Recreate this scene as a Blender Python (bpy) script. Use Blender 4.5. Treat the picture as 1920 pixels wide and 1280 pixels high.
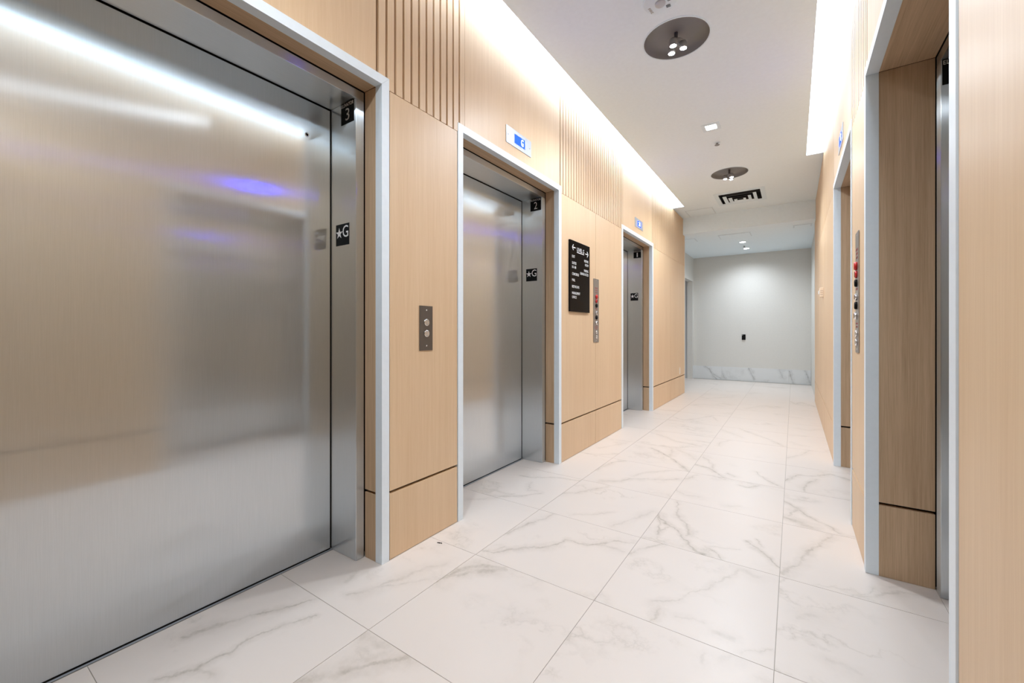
import bpy, bmesh, math, random
from mathutils import Vector, Matrix
random.seed(7)
S = bpy.context.scene
C = S.collection
for o in list(bpy.data.objects):
    bpy.data.objects.remove(o)

# ------------------------------------------------------------------ camera
F_PX = 779.0
YAW = math.atan2(1488 - 960, F_PX)
cd = bpy.data.cameras.new('camera')
cam = bpy.data.objects.new('camera', cd)
C.objects.link(cam)
cam.location = (0, 0, 1.076)
cam.rotation_euler = (math.pi / 2, 0, YAW)
cd.sensor_width = 36
cd.lens = 36 * F_PX / 1920
cd.shift_y = -20 / 1920
cd.clip_start = 0.02
S.camera = cam
# ------------------------------------------------------------------ world, exposure
w = bpy.data.worlds.new('world')
S.world = w
w.use_nodes = True
w.node_tree.nodes['Background'].inputs[0].default_value = (0.8, 0.85, 0.9, 1)
w.node_tree.nodes['Background'].inputs[1].default_value = 0.05
S.view_settings.view_transform = 'Standard'
S.view_settings.look = 'None'
S.view_settings.gamma = 1
S.view_settings.use_curve_mapping = False
S.view_settings.exposure = 1.36
S.cycles.max_bounces = 9
S.cycles.diffuse_bounces = 6
S.cycles.glossy_bounces = 5
S.cycles.sample_clamp_indirect = 6
S.cycles.adaptive_threshold = 0.02
S.cycles.caustics_reflective = False
COVE_L = 3.5          # radiance of the cove diffusers
SPOT_W = 12.5         # each spotlight head of a round downlight
LIGHT_COL = (0.90, 0.985, 1.08)

# ------------------------------------------------------------------ dimensions
XL, XR = -1.568, 0.268           # faces of the wood walls
H_TOP = 2.99                     # top of the wood
ZC = 3.0                         # ceiling
ZL = 2.72                        # lower ceiling beyond the bulkhead
Y0, Y_BULK, Y_FAR = -1.0, 7.53, 10.15
YB = -5.0                        # back of the dark lobby added behind the viewer
YEL, YER = 7.676, 7.88           # far ends of the wood walls
COVL, COVR = -1.405, 0.115       # inner edges of the light coves
COVL_END, COVR_END = 6.83, 5.59
Z_BASE, Z_SLAT, Z_HEAD = 0.317, 2.20, 2.252

# ------------------------------------------------------------------ materials
def srgb(r, g, b):
    f = lambda c: (c / 255 / 12.92) if c <= 10 else ((c / 255 + 0.055) / 1.055) ** 2.4
    return (f(r), f(g), f(b), 1)

class N:
    """small node helper"""
    def __init__(s, name):
        s.m = bpy.data.materials.new(name)
        s.m.use_nodes = True
        s.t = s.m.node_tree
        s.t.nodes.clear()
        s.out = s.t.nodes.new('ShaderNodeOutputMaterial')
    def n(s, typ, ins=None, **kw):
        nd = s.t.nodes.new(typ)
        for k, v in kw.items():
            setattr(nd, k, v)
        for k, v in (ins or {}).items():
            s.put(nd.inputs[k], v)
        return nd
    def put(s, sock, v):
        if isinstance(v, bpy.types.NodeSocket):
            s.t.links.new(v, sock)
        else:
            sock.default_value = v
    def math(s, op, a, b=0.0, clamp=False):
        nd = s.n('ShaderNodeMath', {0: a, 1: b}, operation=op, use_clamp=clamp)
        return nd.outputs[0]
    def vm(s, op, a, b=None, scale=None):
        nd = s.n('ShaderNodeVectorMath', {0: a}, operation=op)
        if b is not None: s.put(nd.inputs[1], b)
        if scale is not None: s.put(nd.inputs['Scale'], scale)
        return nd.outputs['Value'] if op in ('LENGTH', 'DOT_PRODUCT', 'DISTANCE') else nd.outputs[0]
    def mix(s, fac, a, b, blend='MIX'):
        nd = s.n('ShaderNodeMix', data_type='RGBA', blend_type=blend)
        s.put(nd.inputs[0], fac); s.put(nd.inputs[6], a); s.put(nd.inputs[7], b)
        return nd.outputs[2]
    def rng(s, v, a, b, c, d, smooth=False):
        nd = s.n('ShaderNodeMapRange', {0: v, 1: a, 2: b, 3: c, 4: d})
        if smooth: nd.interpolation_type = 'SMOOTHSTEP'
        return nd.outputs[0]
    def noise(s, vec, scale, detail=4, rough=0.55, out=0):
        return s.n('ShaderNodeTexNoise', {'Vector': vec, 'Scale': scale, 'Detail': detail, 'Roughness': rough}).outputs[out]
    def bsdf(s, col, rough=0.5, metal=0.0, **kw):
        b = s.n('ShaderNodeBsdfPrincipled', {'Base Color': col, 'Roughness': rough, 'Metallic': metal})
        for k, v in kw.items():
            s.put(b.inputs[k.replace('_', ' ')], v)
        s.t.links.new(b.outputs[0], s.out.inputs[0])
        return b

def plain(name, col, rough=0.5, metal=0.0, **kw):
    h = N(name)
    co = h.n('ShaderNodeTexCoord').outputs['Object']
    n = h.noise(co, 35, 3)
    c2 = tuple(c * 0.93 for c in col[:3]) + (1,)
    h.bsdf(h.mix(n, col, c2), rough, metal, **kw)
    return h.m

def emit(name, col, strength):
    h = N(name)
    e = h.n('ShaderNodeEmission', {'Color': col, 'Strength': strength})
    h.t.links.new(e.outputs[0], h.out.inputs[0])
    return h.m

def wood(name, axis, light, dark, rough=0.42):
    h = N(name)
    co = h.n('ShaderNodeTexCoord').outputs['Object']
    rnd = h.n('ShaderNodeObjectInfo').outputs['Random']
    off = h.vm('SCALE', (13.1, 7.7, 5.3), scale=h.math('MULTIPLY', rnd, 9.0))
    p = h.vm('ADD', co, off)
    sc = {'z': (1, 1, 0.018), 'y': (1, 0.018, 1), 'x': (0.018, 1, 1)}[axis]
    pg = h.vm('MULTIPLY', p, sc)
    fine = h.noise(pg, 260, 3, 0.7)
    mid = h.noise(pg, 46, 3, 0.6)
    sc2 = tuple(1 if q == 1 else 0.16 for q in sc)
    big = h.noise(h.vm('MULTIPLY', p, sc2), 3.0, 2)
    f = h.math('ADD', h.math('MULTIPLY', fine, 0.42), h.math('ADD', h.math('MULTIPLY', mid, 0.3), h.math('MULTIPLY', big, 0.28)))
    fac = h.rng(f, 0.33, 0.68, 0, 1)
    col = h.mix(fac, dark, light)
    bump = h.n('ShaderNodeBump', {'Strength': 0.08, 'Distance': 0.001, 'Height': fine})
    h.bsdf(col, rough, Normal=bump.outputs[0], Specular_IOR_Level=0.4)
    return h.m

W_LIGHT, W_DARK = srgb(230, 202, 167), srgb(215, 183, 145)
M_WOOD = wood('wood_vertical_grain', 'z', W_LIGHT, W_DARK)
M_WOODY = wood('wood_lengthwise_grain', 'y', W_LIGHT, W_DARK)
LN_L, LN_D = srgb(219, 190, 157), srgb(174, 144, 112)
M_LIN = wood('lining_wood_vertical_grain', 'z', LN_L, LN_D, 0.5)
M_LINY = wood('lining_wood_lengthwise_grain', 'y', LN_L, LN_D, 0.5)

def steel(name, grain, col=(0.77, 0.82, 0.855, 1), lobe=0.55):
    h = N(name)
    geo = h.n('ShaderNodeNewGeometry')
    nrm = geo.outputs['Normal']
    tan = h.vm('NORMALIZE', h.vm('CROSS_PRODUCT', grain, nrm))
    pos = geo.outputs['Position']
    sc = tuple(0.012 if abs(g) > 0.5 else 1 for g in grain)
    br = h.noise(h.vm('MULTIPLY', pos, sc), 700, 2, 0.7)
    smear = h.noise(pos, 2.2, 3)
    c = h.mix(h.rng(br, 0.3, 0.7, 0, 1), tuple(v * 0.93 for v in col[:3]) + (1,), col)
    g1 = h.n('ShaderNodeBsdfAnisotropic', {'Color': c, 'Roughness': 0.32, 'Anisotropy': -0.86, 'Tangent': tan})
    r2 = h.rng(smear, 0.3, 0.7, 0.09, 0.14)
    g2 = h.n('ShaderNodeBsdfAnisotropic', {'Color': c, 'Roughness': r2, 'Anisotropy': -0.55, 'Tangent': tan})
    g3 = h.n('ShaderNodeBsdfAnisotropic', {'Color': c, 'Roughness': 0.50, 'Anisotropy': -0.2, 'Tangent': tan})
    mx0 = h.n('ShaderNodeMixShader', {0: lobe, 1: g2.outputs[0], 2: g1.outputs[0]})
    mx = h.n('ShaderNodeMixShader', {0: 0.07, 1: mx0.outputs[0], 2: g3.outputs[0]})
    h.t.links.new(mx.outputs[0], h.out.inputs[0])
    return h.m

M_STEEL = steel('brushed_steel_vertical', (0, 0, 1))
M_STEELY = steel('brushed_steel_lengthwise', (0, 1, 0))
M_ALU = plain('pale_satin_aluminium', srgb(236, 246, 253), 0.42, 0.0, Specular_IOR_Level=0.5)
M_PLATE = plain('satin_steel_plate', srgb(184, 189, 197), 0.42, 0.5)
M_PLATED = plain('dark_bronze_steel_plate', srgb(120, 112, 104), 0.36, 0.75)
M_PLATEM = plain('grey_steel_plate', srgb(158, 150, 142), 0.36, 0.6)
M_CHROME = plain('polished_chrome', (0.85, 0.85, 0.86, 1), 0.12, 1.0)
M_BLACK = plain('matte_black', (0.003, 0.003, 0.003, 1), 0.6, Specular_IOR_Level=0.15)
M_GAP = plain('dark_gap', (0.010, 0.007, 0.005, 1), 0.9)
M_GROOVE = plain('wall_core_groove_shade', srgb(48, 29, 14), 0.8)  # core colour darkened to paint the shadow inside the slat grooves
M_BLKGLOSS = plain('gloss_black_acrylic', (0.004, 0.004, 0.005, 1), 0.12, Specular_IOR_Level=0.07)
M_WHITE = plain('white_print', (0.82, 0.82, 0.80, 1), 0.5)
M_TEXT = plain('white_lettering', (0.93, 0.93, 0.92, 1), 0.45)
M_CEIL = plain('white_ceiling_paint', srgb(234, 247, 255), 0.7)
M_PAINT = plain('pale_grey_wall_covering', srgb(216, 215, 210), 0.65)
M_PAINTD = plain('grey_recess_paint', srgb(196, 199, 202), 0.7)
M_LOBBY = plain('added_lobby_charcoal', srgb(70, 67, 65), 0.6)  # for the added lobby, charcoal so the steel reflects darker
M_CREAM = plain('cream_plastic', srgb(240, 222, 200), 0.4)
M_RED = plain('red_enamel', srgb(205, 40, 36), 0.3)
M_REDPRINT = plain('red_print', srgb(178, 108, 104), 0.5)
M_GROUT = plain('grey_grout', srgb(176, 168, 158), 0.9)
M_DARKPAN = plain('dark_grey_reflector', srgb(128, 128, 128), 0.5, 0.0)
M_VENT = plain('white_vent_enamel', srgb(222, 238, 248), 0.5)
M_DUCT = plain('dark_duct', (0.03, 0.03, 0.03, 1), 0.7)
M_DEBRIS = plain('dark_debris', (0.03, 0.025, 0.02, 1), 0.8)
M_COVE = emit('cove_diffuser_glow', LIGHT_COL + (1,), COVE_L)
M_LED = emit('led_glow', (1, 1, 1, 1), 30)
M_LEDS = emit('square_led_glow', (1, 1, 1, 1), 12)
M_BLUE = emit('blue_lcd_backlight', (0.002, 0.007, 1.0, 1), 14.0)
M_DIGIT = emit('white_digit_glow', (0.75, 0.86, 1, 1), 3.0)

# veins: (x, y) polylines on the floor, half width in metres, strength
def marble(name, veins, base, veincol, rough=0.3, plane='xy'):
    h = N(name)
    geo = h.n('ShaderNodeNewGeometry')
    pos = geo.outputs['Position']
    if plane == 'xz':
        sep = h.n('ShaderNodeSeparateXYZ', {0: pos}).outputs
        pos = h.n('ShaderNodeCombineXYZ', {0: sep[0], 1: sep[2], 2: sep[1]}).outputs[0]
    rnd = h.n('ShaderNodeObjectInfo').outputs['Random']
    off = h.vm('SCALE', (31.0, 17.0, 3.0), scale=rnd)
    q = h.vm('ADD', pos, off)
    warp = h.vm('SCALE', h.vm('SUBTRACT', h.noise(q, 5.5, 5, 0.6, out=1), (0.5, 0.5, 0.5)), scale=0.55)
    # faint veins native to every tile, running across the hall
    qr = h.n('ShaderNodeMapping', {'Vector': h.vm('ADD', q, warp), 'Rotation': (0, 0, 0.45), 'Scale': (0.55, 2.1, 1.2)}).outputs[0]
    ridge = h.math('ABSOLUTE', h.math('SUBTRACT', h.noise(qr, 1.5, 2, 0.5), 0.5))
    thin = h.rng(ridge, 0.0, 0.016, 1, 0, True)
    soft = h.rng(ridge, 0.0, 0.075, 1, 0, True)
    mask = h.rng(h.noise(q, 2.3, 2), 0.50, 0.66, 0, 1, True)
    v = h.math('MULTIPLY', h.math('ADD', h.math('MULTIPLY', thin, 0.20), h.math('MULTIPLY', soft, 0.22)), mask)
    if veins:
        w1 = h.vm('SCALE', h.vm('SUBTRACT', h.noise(pos, 9.0, 6, 0.65, out=1), (0.5, 0.5, 0.5)), scale=0.085)
        pw = h.vm('MULTIPLY', h.vm('ADD', pos, w1), (1, 1, 0))
        wid = h.rng(h.noise(pos, 7.0, 3), 0.3, 0.7, 0.45, 1.8)
        brk = h.rng(h.noise(pos, 13.0, 3), 0.36, 0.60, 0.25, 1.0)
        hmod = h.rng(h.noise(pos, 8.0, 5, 0.7), 0.38, 0.62, 0.35, 1.15)
        for pts, hw, st in veins:
            best = None
            for a, b in zip(pts, pts[1:]):
                ab = (b[0] - a[0], b[1] - a[1], 0)
                L2 = ab[0] ** 2 + ab[1] ** 2
                pa = h.vm('SUBTRACT', pw, (a[0], a[1], 0))
                t = h.math('MULTIPLY', h.vm('DOT_PRODUCT', pa, ab), 1 / L2, True)
                d = h.vm('DISTANCE', pa, h.vm('SCALE', ab, scale=t))
                best = d if best is None else h.math('MINIMUM', best, d)
            dn = h.math('DIVIDE', best, wid)
            core = h.math('MULTIPLY', h.rng(dn, 0.0, hw * 0.9, st * 0.72, 0, True), brk)
            halo = h.math('MULTIPLY', h.rng(dn, 0.0, hw * 4.2, st * 0.46, 0, True), hmod)
            v = h.math('MAXIMUM', v, h.math('ADD', core, halo))
    grain = h.noise(pos, 60, 4, 0.7)
    v = h.math('MULTIPLY', v, h.rng(grain, 0.25, 0.65, 0.65, 1.1))
    cloud = h.rng(h.noise(q, 2.6, 3), 0.35, 0.75, 0, 0.22)
    base2 = tuple(c * 0.90 for c in base[:3]) + (1,)
    col = h.mix(h.math('MINIMUM', v, 1.0), h.mix(cloud, base, base2), veincol)
    h.bsdf(col, rough, Specular_IOR_Level=0.35)
    return h.m

# (column, row) of a floor tile -> printed veins: (polyline in metres, half width, strength)
TILE_VEINS = {
    (2, 6): [(((-1.776, 0.566), (-1.752, 0.629), (-1.711, 0.707), (-1.687, 0.771), (-1.629, 0.85), (-1.59, 0.94)), 0.011, 0.75), (((-1.625, 0.435), (-1.572, 0.537), (-1.579, 0.575), (-1.569, 0.626), (-1.575, 0.673), (-1.561, 0.733), (-1.536, 0.802), (-1.494, 0.883)), 0.008, 0.75), (((-1.572, 0.537), (-1.527, 0.544), (-1.497, 0.541)), 0.01, 0.45)],
    (2, 7): [(((-1.505, 1.025), (-1.454, 1.09), (-1.441, 1.179), (-1.405, 1.256), (-1.378, 1.346), (-1.327, 1.419)), 0.014, 0.42), (((-1.593, 1.076), (-1.6, 1.159)), 0.012, 0.4), (((-1.449, 1.125), (-1.381, 1.212), (-1.299, 1.293)), 0.009, 0.38)],
    (2, 8): [(((-1.724, 2.034), (-1.59, 2.151)), 0.012, 0.4)],
    (2, 9): [(((-1.68, 2.584), (-1.596, 2.606), (-1.478, 2.686), (-1.276, 2.741)), 0.006, 0.75), (((-1.552, 2.534), (-1.486, 2.39), (-1.427, 2.401)), 0.01, 0.4), (((-1.813, 2.139), (-1.682, 2.243), (-1.532, 2.273), (-1.588, 2.179), (-1.466, 2.289), (-1.379, 2.391)), 0.007, 0.6)],
    (2, 11): [(((-1.529, 3.385), (-1.402, 3.422), (-1.279, 3.53)), 0.009, 0.5), (((-1.477, 3.604), (-1.38, 3.81), (-1.315, 3.973)), 0.008, 0.4)],
    (3, 6): [(((-1.26, 0.69), (-1.201, 0.757), (-1.167, 0.816), (-1.093, 0.895), (-1.051, 0.948)), 0.017, 0.75), (((-1.264, 0.915), (-1.182, 0.926), (-1.066, 0.953)), 0.022, 0.4), (((-1.188, 0.775), (-1.167, 0.845), (-1.127, 0.922)), 0.03, 0.35)],
    (3, 7): [(((-1.266, 1.306), (-1.251, 1.414), (-1.183, 1.497), (-1.081, 1.538)), 0.02, 0.75), (((-1.267, 1.331), (-1.181, 1.452), (-1.068, 1.534)), 0.016, 0.7)],
    (3, 8): [(((-1.259, 1.601), (-1.208, 1.612), (-1.16, 1.684), (-1.049, 1.791), (-0.981, 1.869), (-0.959, 1.935), (-0.871, 1.944), (-0.765, 2.049), (-0.672, 2.095)), 0.011, 0.75), (((-1.237, 1.616), (-1.186, 1.698)), 0.006, 0.5), (((-0.909, 1.943), (-0.781, 1.997), (-0.688, 1.996)), 0.014, 0.4), (((-1.265, 1.798), (-1.237, 1.931), (-1.19, 2.064), (-1.167, 2.163)), 0.009, 0.6)],
    (3, 9): [(((-1.266, 2.453), (-1.186, 2.536), (-1.133, 2.644), (-1.061, 2.739)), 0.009, 0.5), (((-1.076, 2.207), (-0.975, 2.275), (-0.888, 2.379)), 0.008, 0.4), (((-0.824, 2.21), (-0.769, 2.349), (-0.69, 2.514)), 0.014, 0.35)],
    (3, 10): [(((-1.265, 3.033), (-1.226, 3.286), (-1.156, 3.387)), 0.009, 0.55), (((-1.13, 2.836), (-1.031, 2.903), (-0.962, 3.001), (-0.833, 3.072), (-0.691, 3.168)), 0.013, 0.6), (((-0.998, 3.047), (-0.917, 3.193), (-0.798, 3.33), (-0.694, 3.416)), 0.007, 0.45)],
    (3, 11): [(((-1.076, 3.876), (-0.886, 3.699), (-0.775, 3.549), (-0.671, 3.398)), 0.009, 0.85), (((-0.876, 3.705), (-0.907, 3.936), (-0.994, 4.043)), 0.02, 0.45), (((-0.907, 3.99), (-0.775, 3.871), (-0.674, 3.749)), 0.018, 0.35)],
    (3, 12): [(((-1.291, 4.493), (-1.122, 4.394), (-0.953, 4.249), (-0.719, 4.201)), 0.011, 0.5)],
    (3, 14): [(((-1.241, 5.422), (-1.095, 5.315), (-0.992, 5.466), (-0.855, 5.769)), 0.01, 0.55), (((-0.849, 5.73), (-0.747, 5.473)), 0.008, 0.45)],
    (3, 16): [(((-1.299, 6.305), (-1.132, 6.59), (-0.857, 6.605)), 0.02, 0.3)],
    (3, 17): [(((-1.278, 7.338), (-1.137, 7.221), (-1.008, 7.378), (-0.789, 7.67)), 0.014, 0.45)],
    (4, 7): [(((-0.252, 1.455), (-0.25, 1.506)), 0.012, 0.3), (((-0.196, 1.51), (-0.149, 1.552)), 0.018, 0.3)],
    (4, 8): [(((-0.661, 1.976), (-0.611, 2.079), (-0.545, 2.162)), 0.01, 0.5), (((-0.442, 1.562), (-0.426, 1.65)), 0.008, 0.5), (((-0.473, 1.67), (-0.39, 1.753), (-0.321, 1.855), (-0.258, 1.987), (-0.203, 2.121)), 0.009, 0.42), (((-0.361, 1.652), (-0.308, 1.67), (-0.276, 1.668)), 0.007, 0.4), (((-0.242, 1.637), (-0.179, 1.637)), 0.016, 0.35), (((-0.203, 2.121), (-0.162, 2.132), (-0.126, 2.108)), 0.02, 0.35), (((-0.151, 1.578), (-0.06, 1.658)), 0.006, 0.4)],
    (4, 9): [(((-0.66, 2.495), (-0.592, 2.404), (-0.536, 2.366), (-0.474, 2.29), (-0.396, 2.193), (-0.359, 2.169)), 0.011, 0.9), (((-0.66, 2.495), (-0.611, 2.365), (-0.592, 2.256)), 0.007, 0.7), (((-0.599, 2.299), (-0.554, 2.366)), 0.007, 0.6), (((-0.601, 2.75), (-0.571, 2.569), (-0.49, 2.46), (-0.458, 2.323)), 0.008, 0.65), (((-0.36, 2.269), (-0.322, 2.234), (-0.282, 2.174)), 0.006, 0.6), (((-0.343, 2.27), (-0.223, 2.331)), 0.006, 0.4), (((-0.192, 2.426), (-0.133, 2.352), (-0.087, 2.306), (-0.056, 2.252)), 0.007, 0.85), (((-0.152, 2.485), (-0.136, 2.41)), 0.008, 0.7)],
    (4, 10): [(((-0.669, 2.954), (-0.588, 2.897), (-0.515, 2.911)), 0.014, 0.4), (((-0.303, 3.281), (-0.259, 3.271), (-0.2, 3.351)), 0.01, 0.65), (((-0.659, 3.187), (-0.591, 3.345)), 0.008, 0.5), (((-0.342, 2.861), (-0.277, 2.89)), 0.016, 0.35)],
    (4, 11): [(((-0.663, 3.599), (-0.552, 3.568), (-0.418, 3.395)), 0.01, 0.85), (((-0.637, 3.846), (-0.543, 3.68), (-0.52, 3.564)), 0.008, 0.6), (((-0.419, 3.509), (-0.355, 3.46)), 0.01, 0.6), (((-0.243, 3.677), (-0.154, 3.507), (-0.066, 3.402)), 0.01, 0.85)],
    (4, 12): [(((-0.588, 4.305), (-0.578, 4.46), (-0.512, 4.582)), 0.01, 0.5)],
    (4, 13): [(((-0.505, 5.241), (-0.412, 5.078), (-0.243, 4.899), (-0.072, 4.631)), 0.012, 0.55), (((-0.664, 5.033), (-0.55, 4.923), (-0.428, 4.773)), 0.016, 0.3)],
    (4, 16): [(((-0.532, 6.557), (-0.414, 6.905), (-0.237, 7.082)), 0.018, 0.3)],
    (5, 8): [(((0.016, 1.889), (0.06, 1.931)), 0.016, 0.28), (((0.096, 1.699), (0.141, 1.699), (0.167, 1.687)), 0.014, 0.32)],
    (5, 9): [(((-0.054, 2.205), (-0.001, 2.292), (0.041, 2.392), (0.064, 2.495), (0.119, 2.625), (0.159, 2.76)), 0.012, 0.62), (((0.203, 2.168), (0.254, 2.23), (0.281, 2.289)), 0.008, 0.5), (((0.227, 2.184), (0.301, 2.248), (0.366, 2.32), (0.443, 2.33), (0.475, 2.336)), 0.011, 0.5), (((0.335, 2.336), (0.368, 2.365)), 0.012, 0.4)],
    (5, 10): [(((-0.054, 3.148), (0.007, 3.066), (0.059, 2.967), (0.139, 2.886), (0.211, 2.812)), 0.008, 0.75), (((-0.049, 2.866), (0.015, 2.842), (0.083, 2.798)), 0.022, 0.75), (((0.016, 3.072), (-0.019, 2.901)), 0.01, 0.65), (((0.159, 2.753), (0.262, 2.799)), 0.01, 0.3)],
    (5, 11): [(((-0.055, 3.574), (0.031, 3.767), (0.141, 3.818), (0.232, 3.927), (0.339, 3.841)), 0.01, 0.75), (((0.137, 3.726), (0.07, 3.554), (0.056, 3.407)), 0.01, 0.65), (((0.067, 3.396), (0.181, 3.383), (0.3, 3.394)), 0.012, 0.35)],
    (5, 12): [(((-0.049, 4.217), (0.05, 4.384), (0.122, 4.603), (0.255, 4.737)), 0.012, 0.45)],
    (5, 13): [(((-0.06, 5.137), (0.099, 5.187)), 0.012, 0.35)],
    (5, 14): [(((0.032, 5.571), (0.146, 5.519), (0.243, 5.648)), 0.014, 0.3)],
    (5, 17): [(((-0.051, 7.627), (0.029, 7.376), (0.087, 7.596), (0.197, 7.432), (0.259, 7.251)), 0.012, 0.55)],
}
T_BASE, T_VEIN = srgb(224, 214, 206), srgb(174, 164, 151)
M_TILE = marble('marble_porcelain', [], T_BASE, T_VEIN, 0.33)
BASE_VEINS = [(((-1.638, 0.293), (-1.552, 0.214), (-1.501, 0.105), (-1.401, 0.001)), 0.012, 0.9), (((-1.501, 0.124), (-1.401, 0.074), (-1.318, 0.025)), 0.01, 0.6), (((-1.301, 0.19), (-1.269, 0.101), (-1.228, 0.03)), 0.016, 0.6), (((-0.799, 0.28), (-0.745, 0.203), (-0.691, 0.047)), 0.012, 0.9), (((-0.76, 0.291), (-0.691, 0.188)), 0.008, 0.6), (((-0.069, 0.257), (-0.041, 0.141), (-0.006, 0.017)), 0.014, 0.85), (((0.18, 0.304), (0.221, 0.174), (0.268, 0.044)), 0.015, 0.85), (((-0.24, 0.248), (-0.168, 0.099)), 0.02, 0.5)]
M_BASE = marble('grey_marble_base', BASE_VEINS, srgb(218, 221, 222), srgb(150, 152, 153), 0.3, 'xz')

# ------------------------------------------------------------------ object helpers
def link(name, me, mat, parent=None, loc=(0, 0, 0)):
    if mat is not None and not me.materials:
        me.materials.append(mat)
    o = bpy.data.objects.new(name, me)
    C.objects.link(o)
    if parent is not None:
        o.parent = parent
        acc = Vector((0, 0, 0)); p = parent
        while p is not None:
            acc += Vector(p.location); p = p.parent
        o.location = Vector(loc) - acc
    else:
        o.location = loc
    return o
def tag(o, label=None, cat=None, group=None, kind=None):
    if label: o['label'] = label
    if cat: o['category'] = cat
    if group: o['group'] = group
    if kind: o['kind'] = kind
    return o
def empty(name, loc, label=None, cat=None, group=None, kind=None):
    o = bpy.data.objects.new(name, None)
    C.objects.link(o)
    o.location = loc
    o.empty_display_size = 0.1
    return tag(o, label, cat, group, kind)
_cache = {}
def box_mesh(sx, sy, sz, mat, bev=0.0, seg=1):
    key = (round(sx, 5), round(sy, 5), round(sz, 5), mat.name, bev, seg)
    if key in _cache:
        return _cache[key]
    bm = bmesh.new()
    bmesh.ops.create_cube(bm, size=1, matrix=Matrix.Diagonal((sx, sy, sz, 1)))
    if bev:
        bmesh.ops.bevel(bm, geom=bm.edges[:], offset=bev, segments=seg, affect='EDGES', profile=0.6)
    me = bpy.data.meshes.new('box')
    bm.to_mesh(me); bm.free()
    me.materials.append(mat)
    _cache[key] = me
    return me
def box(name, x, y, z, mat, parent=None, bev=0.0, seg=1):
    """x, y, z are (low, high) pairs in world metres"""
    x, y, z = sorted(x), sorted(y), sorted(z)
    me = box_mesh(x[1] - x[0], y[1] - y[0], z[1] - z[0], mat, bev, seg)
    return link(name, me, mat, parent, ((x[0] + x[1]) / 2, (y[0] + y[1]) / 2, (z[0] + z[1]) / 2))
def mesh(name, bm, mat, parent=None, loc=(0, 0, 0), smooth=False):
    me = bpy.data.meshes.new(name)
    bmesh.ops.recalc_face_normals(bm, faces=bm.faces[:])
    bm.to_mesh(me); bm.free()
    if smooth:
        for p in me.polygons: p.use_smooth = True
    return link(name, me, mat, parent, loc)
def add_box(bm, x, y, z):
    m = Matrix.Translation(((x[0] + x[1]) / 2, (y[0] + y[1]) / 2, (z[0] + z[1]) / 2)) @ Matrix.Diagonal((abs(x[1] - x[0]), abs(y[1] - y[0]), abs(z[1] - z[0]), 1))
    bmesh.ops.create_cube(bm, size=1, matrix=m)
def lathe(prof, seg=24):
    """prof: list of (r, z) -> bmesh of revolution about local z, ends capped"""
    bm = bmesh.new()
    rings = []
    for r, z in prof:
        if r < 1e-6:
            rings.append([bm.verts.new((0, 0, z))])
        else:
            rings.append([bm.verts.new((r * math.cos(2 * math.pi * i / seg), r * math.sin(2 * math.pi * i / seg), z)) for i in range(seg)])
    for a, b in zip(rings, rings[1:]):
        for i in range(seg):
            j = (i + 1) % seg
            va = [a[0]] if len(a) == 1 else [a[i], a[j]]
            vb = [b[0]] if len(b) == 1 else [b[j], b[i]]
            if len(va) + len(vb) > 2:
                bm.faces.new(va + vb)
    if len(rings[0]) > 1 and len(rings[-1]) > 1:      # both ends open: a closed ring section
        a, b = rings[-1], rings[0]
        for i in range(seg):
            j = (i + 1) % seg
            bm.faces.new((a[i], a[j], b[j], b[i]))
    else:
        for r in (rings[0], rings[-1]):
            if len(r) > 1: bm.faces.new(r)
    return bm
# frames of reference for things on upright faces: (right, up, out)
def basis(right, up, out):
    m = Matrix.Identity(4)
    for i, v in enumerate((right, up, out)):
        for k in range(3): m[k][i] = v[k]
    return m
FACE = {'+x': basis((0, 1, 0), (0, 0, 1), (1, 0, 0)), '-x': basis((0, -1, 0), (0, 0, 1), (-1, 0, 0)),
        '-y': basis((1, 0, 0), (0, 0, 1), (0, -1, 0)), '+y': basis((-1, 0, 0), (0, 0, 1), (0, 1, 0)),
        '-z': basis((1, 0, 0), (0, 1, 0), (0, 0, -1))}
def on_face(name, bm, face, at, mat, parent, smooth=False):
    bm.transform(FACE[face] if face != '-z' else Matrix.Rotation(math.pi, 4, 'X'))
    return mesh(name, bm, mat, parent, at, smooth)
_txt = {}
def text(name, s, face, at, height, width, mat, parent, thick=0.0006, align='L'):
    """flat raised lettering; at = bottom-left corner (L), bottom-right (R) or bottom-centre (C)"""
    cu = bpy.data.curves.new('t', 'FONT')
    cu.body = s; cu.size = 1; cu.extrude = 0.0; cu.resolution_u = 3
    ob = bpy.data.objects.new('t', cu)
    me = bpy.data.meshes.new_from_object(ob)
    bpy.data.objects.remove(ob); bpy.data.curves.remove(cu)
    bm = bmesh.new(); bm.from_mesh(me); bpy.data.meshes.remove(me)
    xs = [v.co.x for v in bm.verts]; ys = [v.co.y for v in bm.verts]
    sx = width / (max(xs) - min(xs)); sy = height / (max(ys) - min(ys))
    ox = {'L': min(xs), 'R': max(xs), 'C': (min(xs) + max(xs)) / 2}[align]
    for v in bm.verts:
        v.co = Vector(((v.co.x - ox) * sx, (v.co.y - min(ys)) * sy, 0))
    r = bmesh.ops.extrude_face_region(bm, geom=bm.faces[:])
    bmesh.ops.translate(bm, verts=[g for g in r['geom'] if isinstance(g, bmesh.types.BMVert)], vec=(0, 0, thick))
    return on_face(name, bm, face, at, mat, parent)
def poly(pts, thick):
    bm = bmesh.new()
    f = bm.faces.new([bm.verts.new((x, y, 0)) for x, y in pts])
    r = bmesh.ops.extrude_face_region(bm, geom=[f])
    bmesh.ops.translate(bm, verts=[g for g in r['geom'] if isinstance(g, bmesh.types.BMVert)], vec=(0, 0, thick))
    return bm
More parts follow.
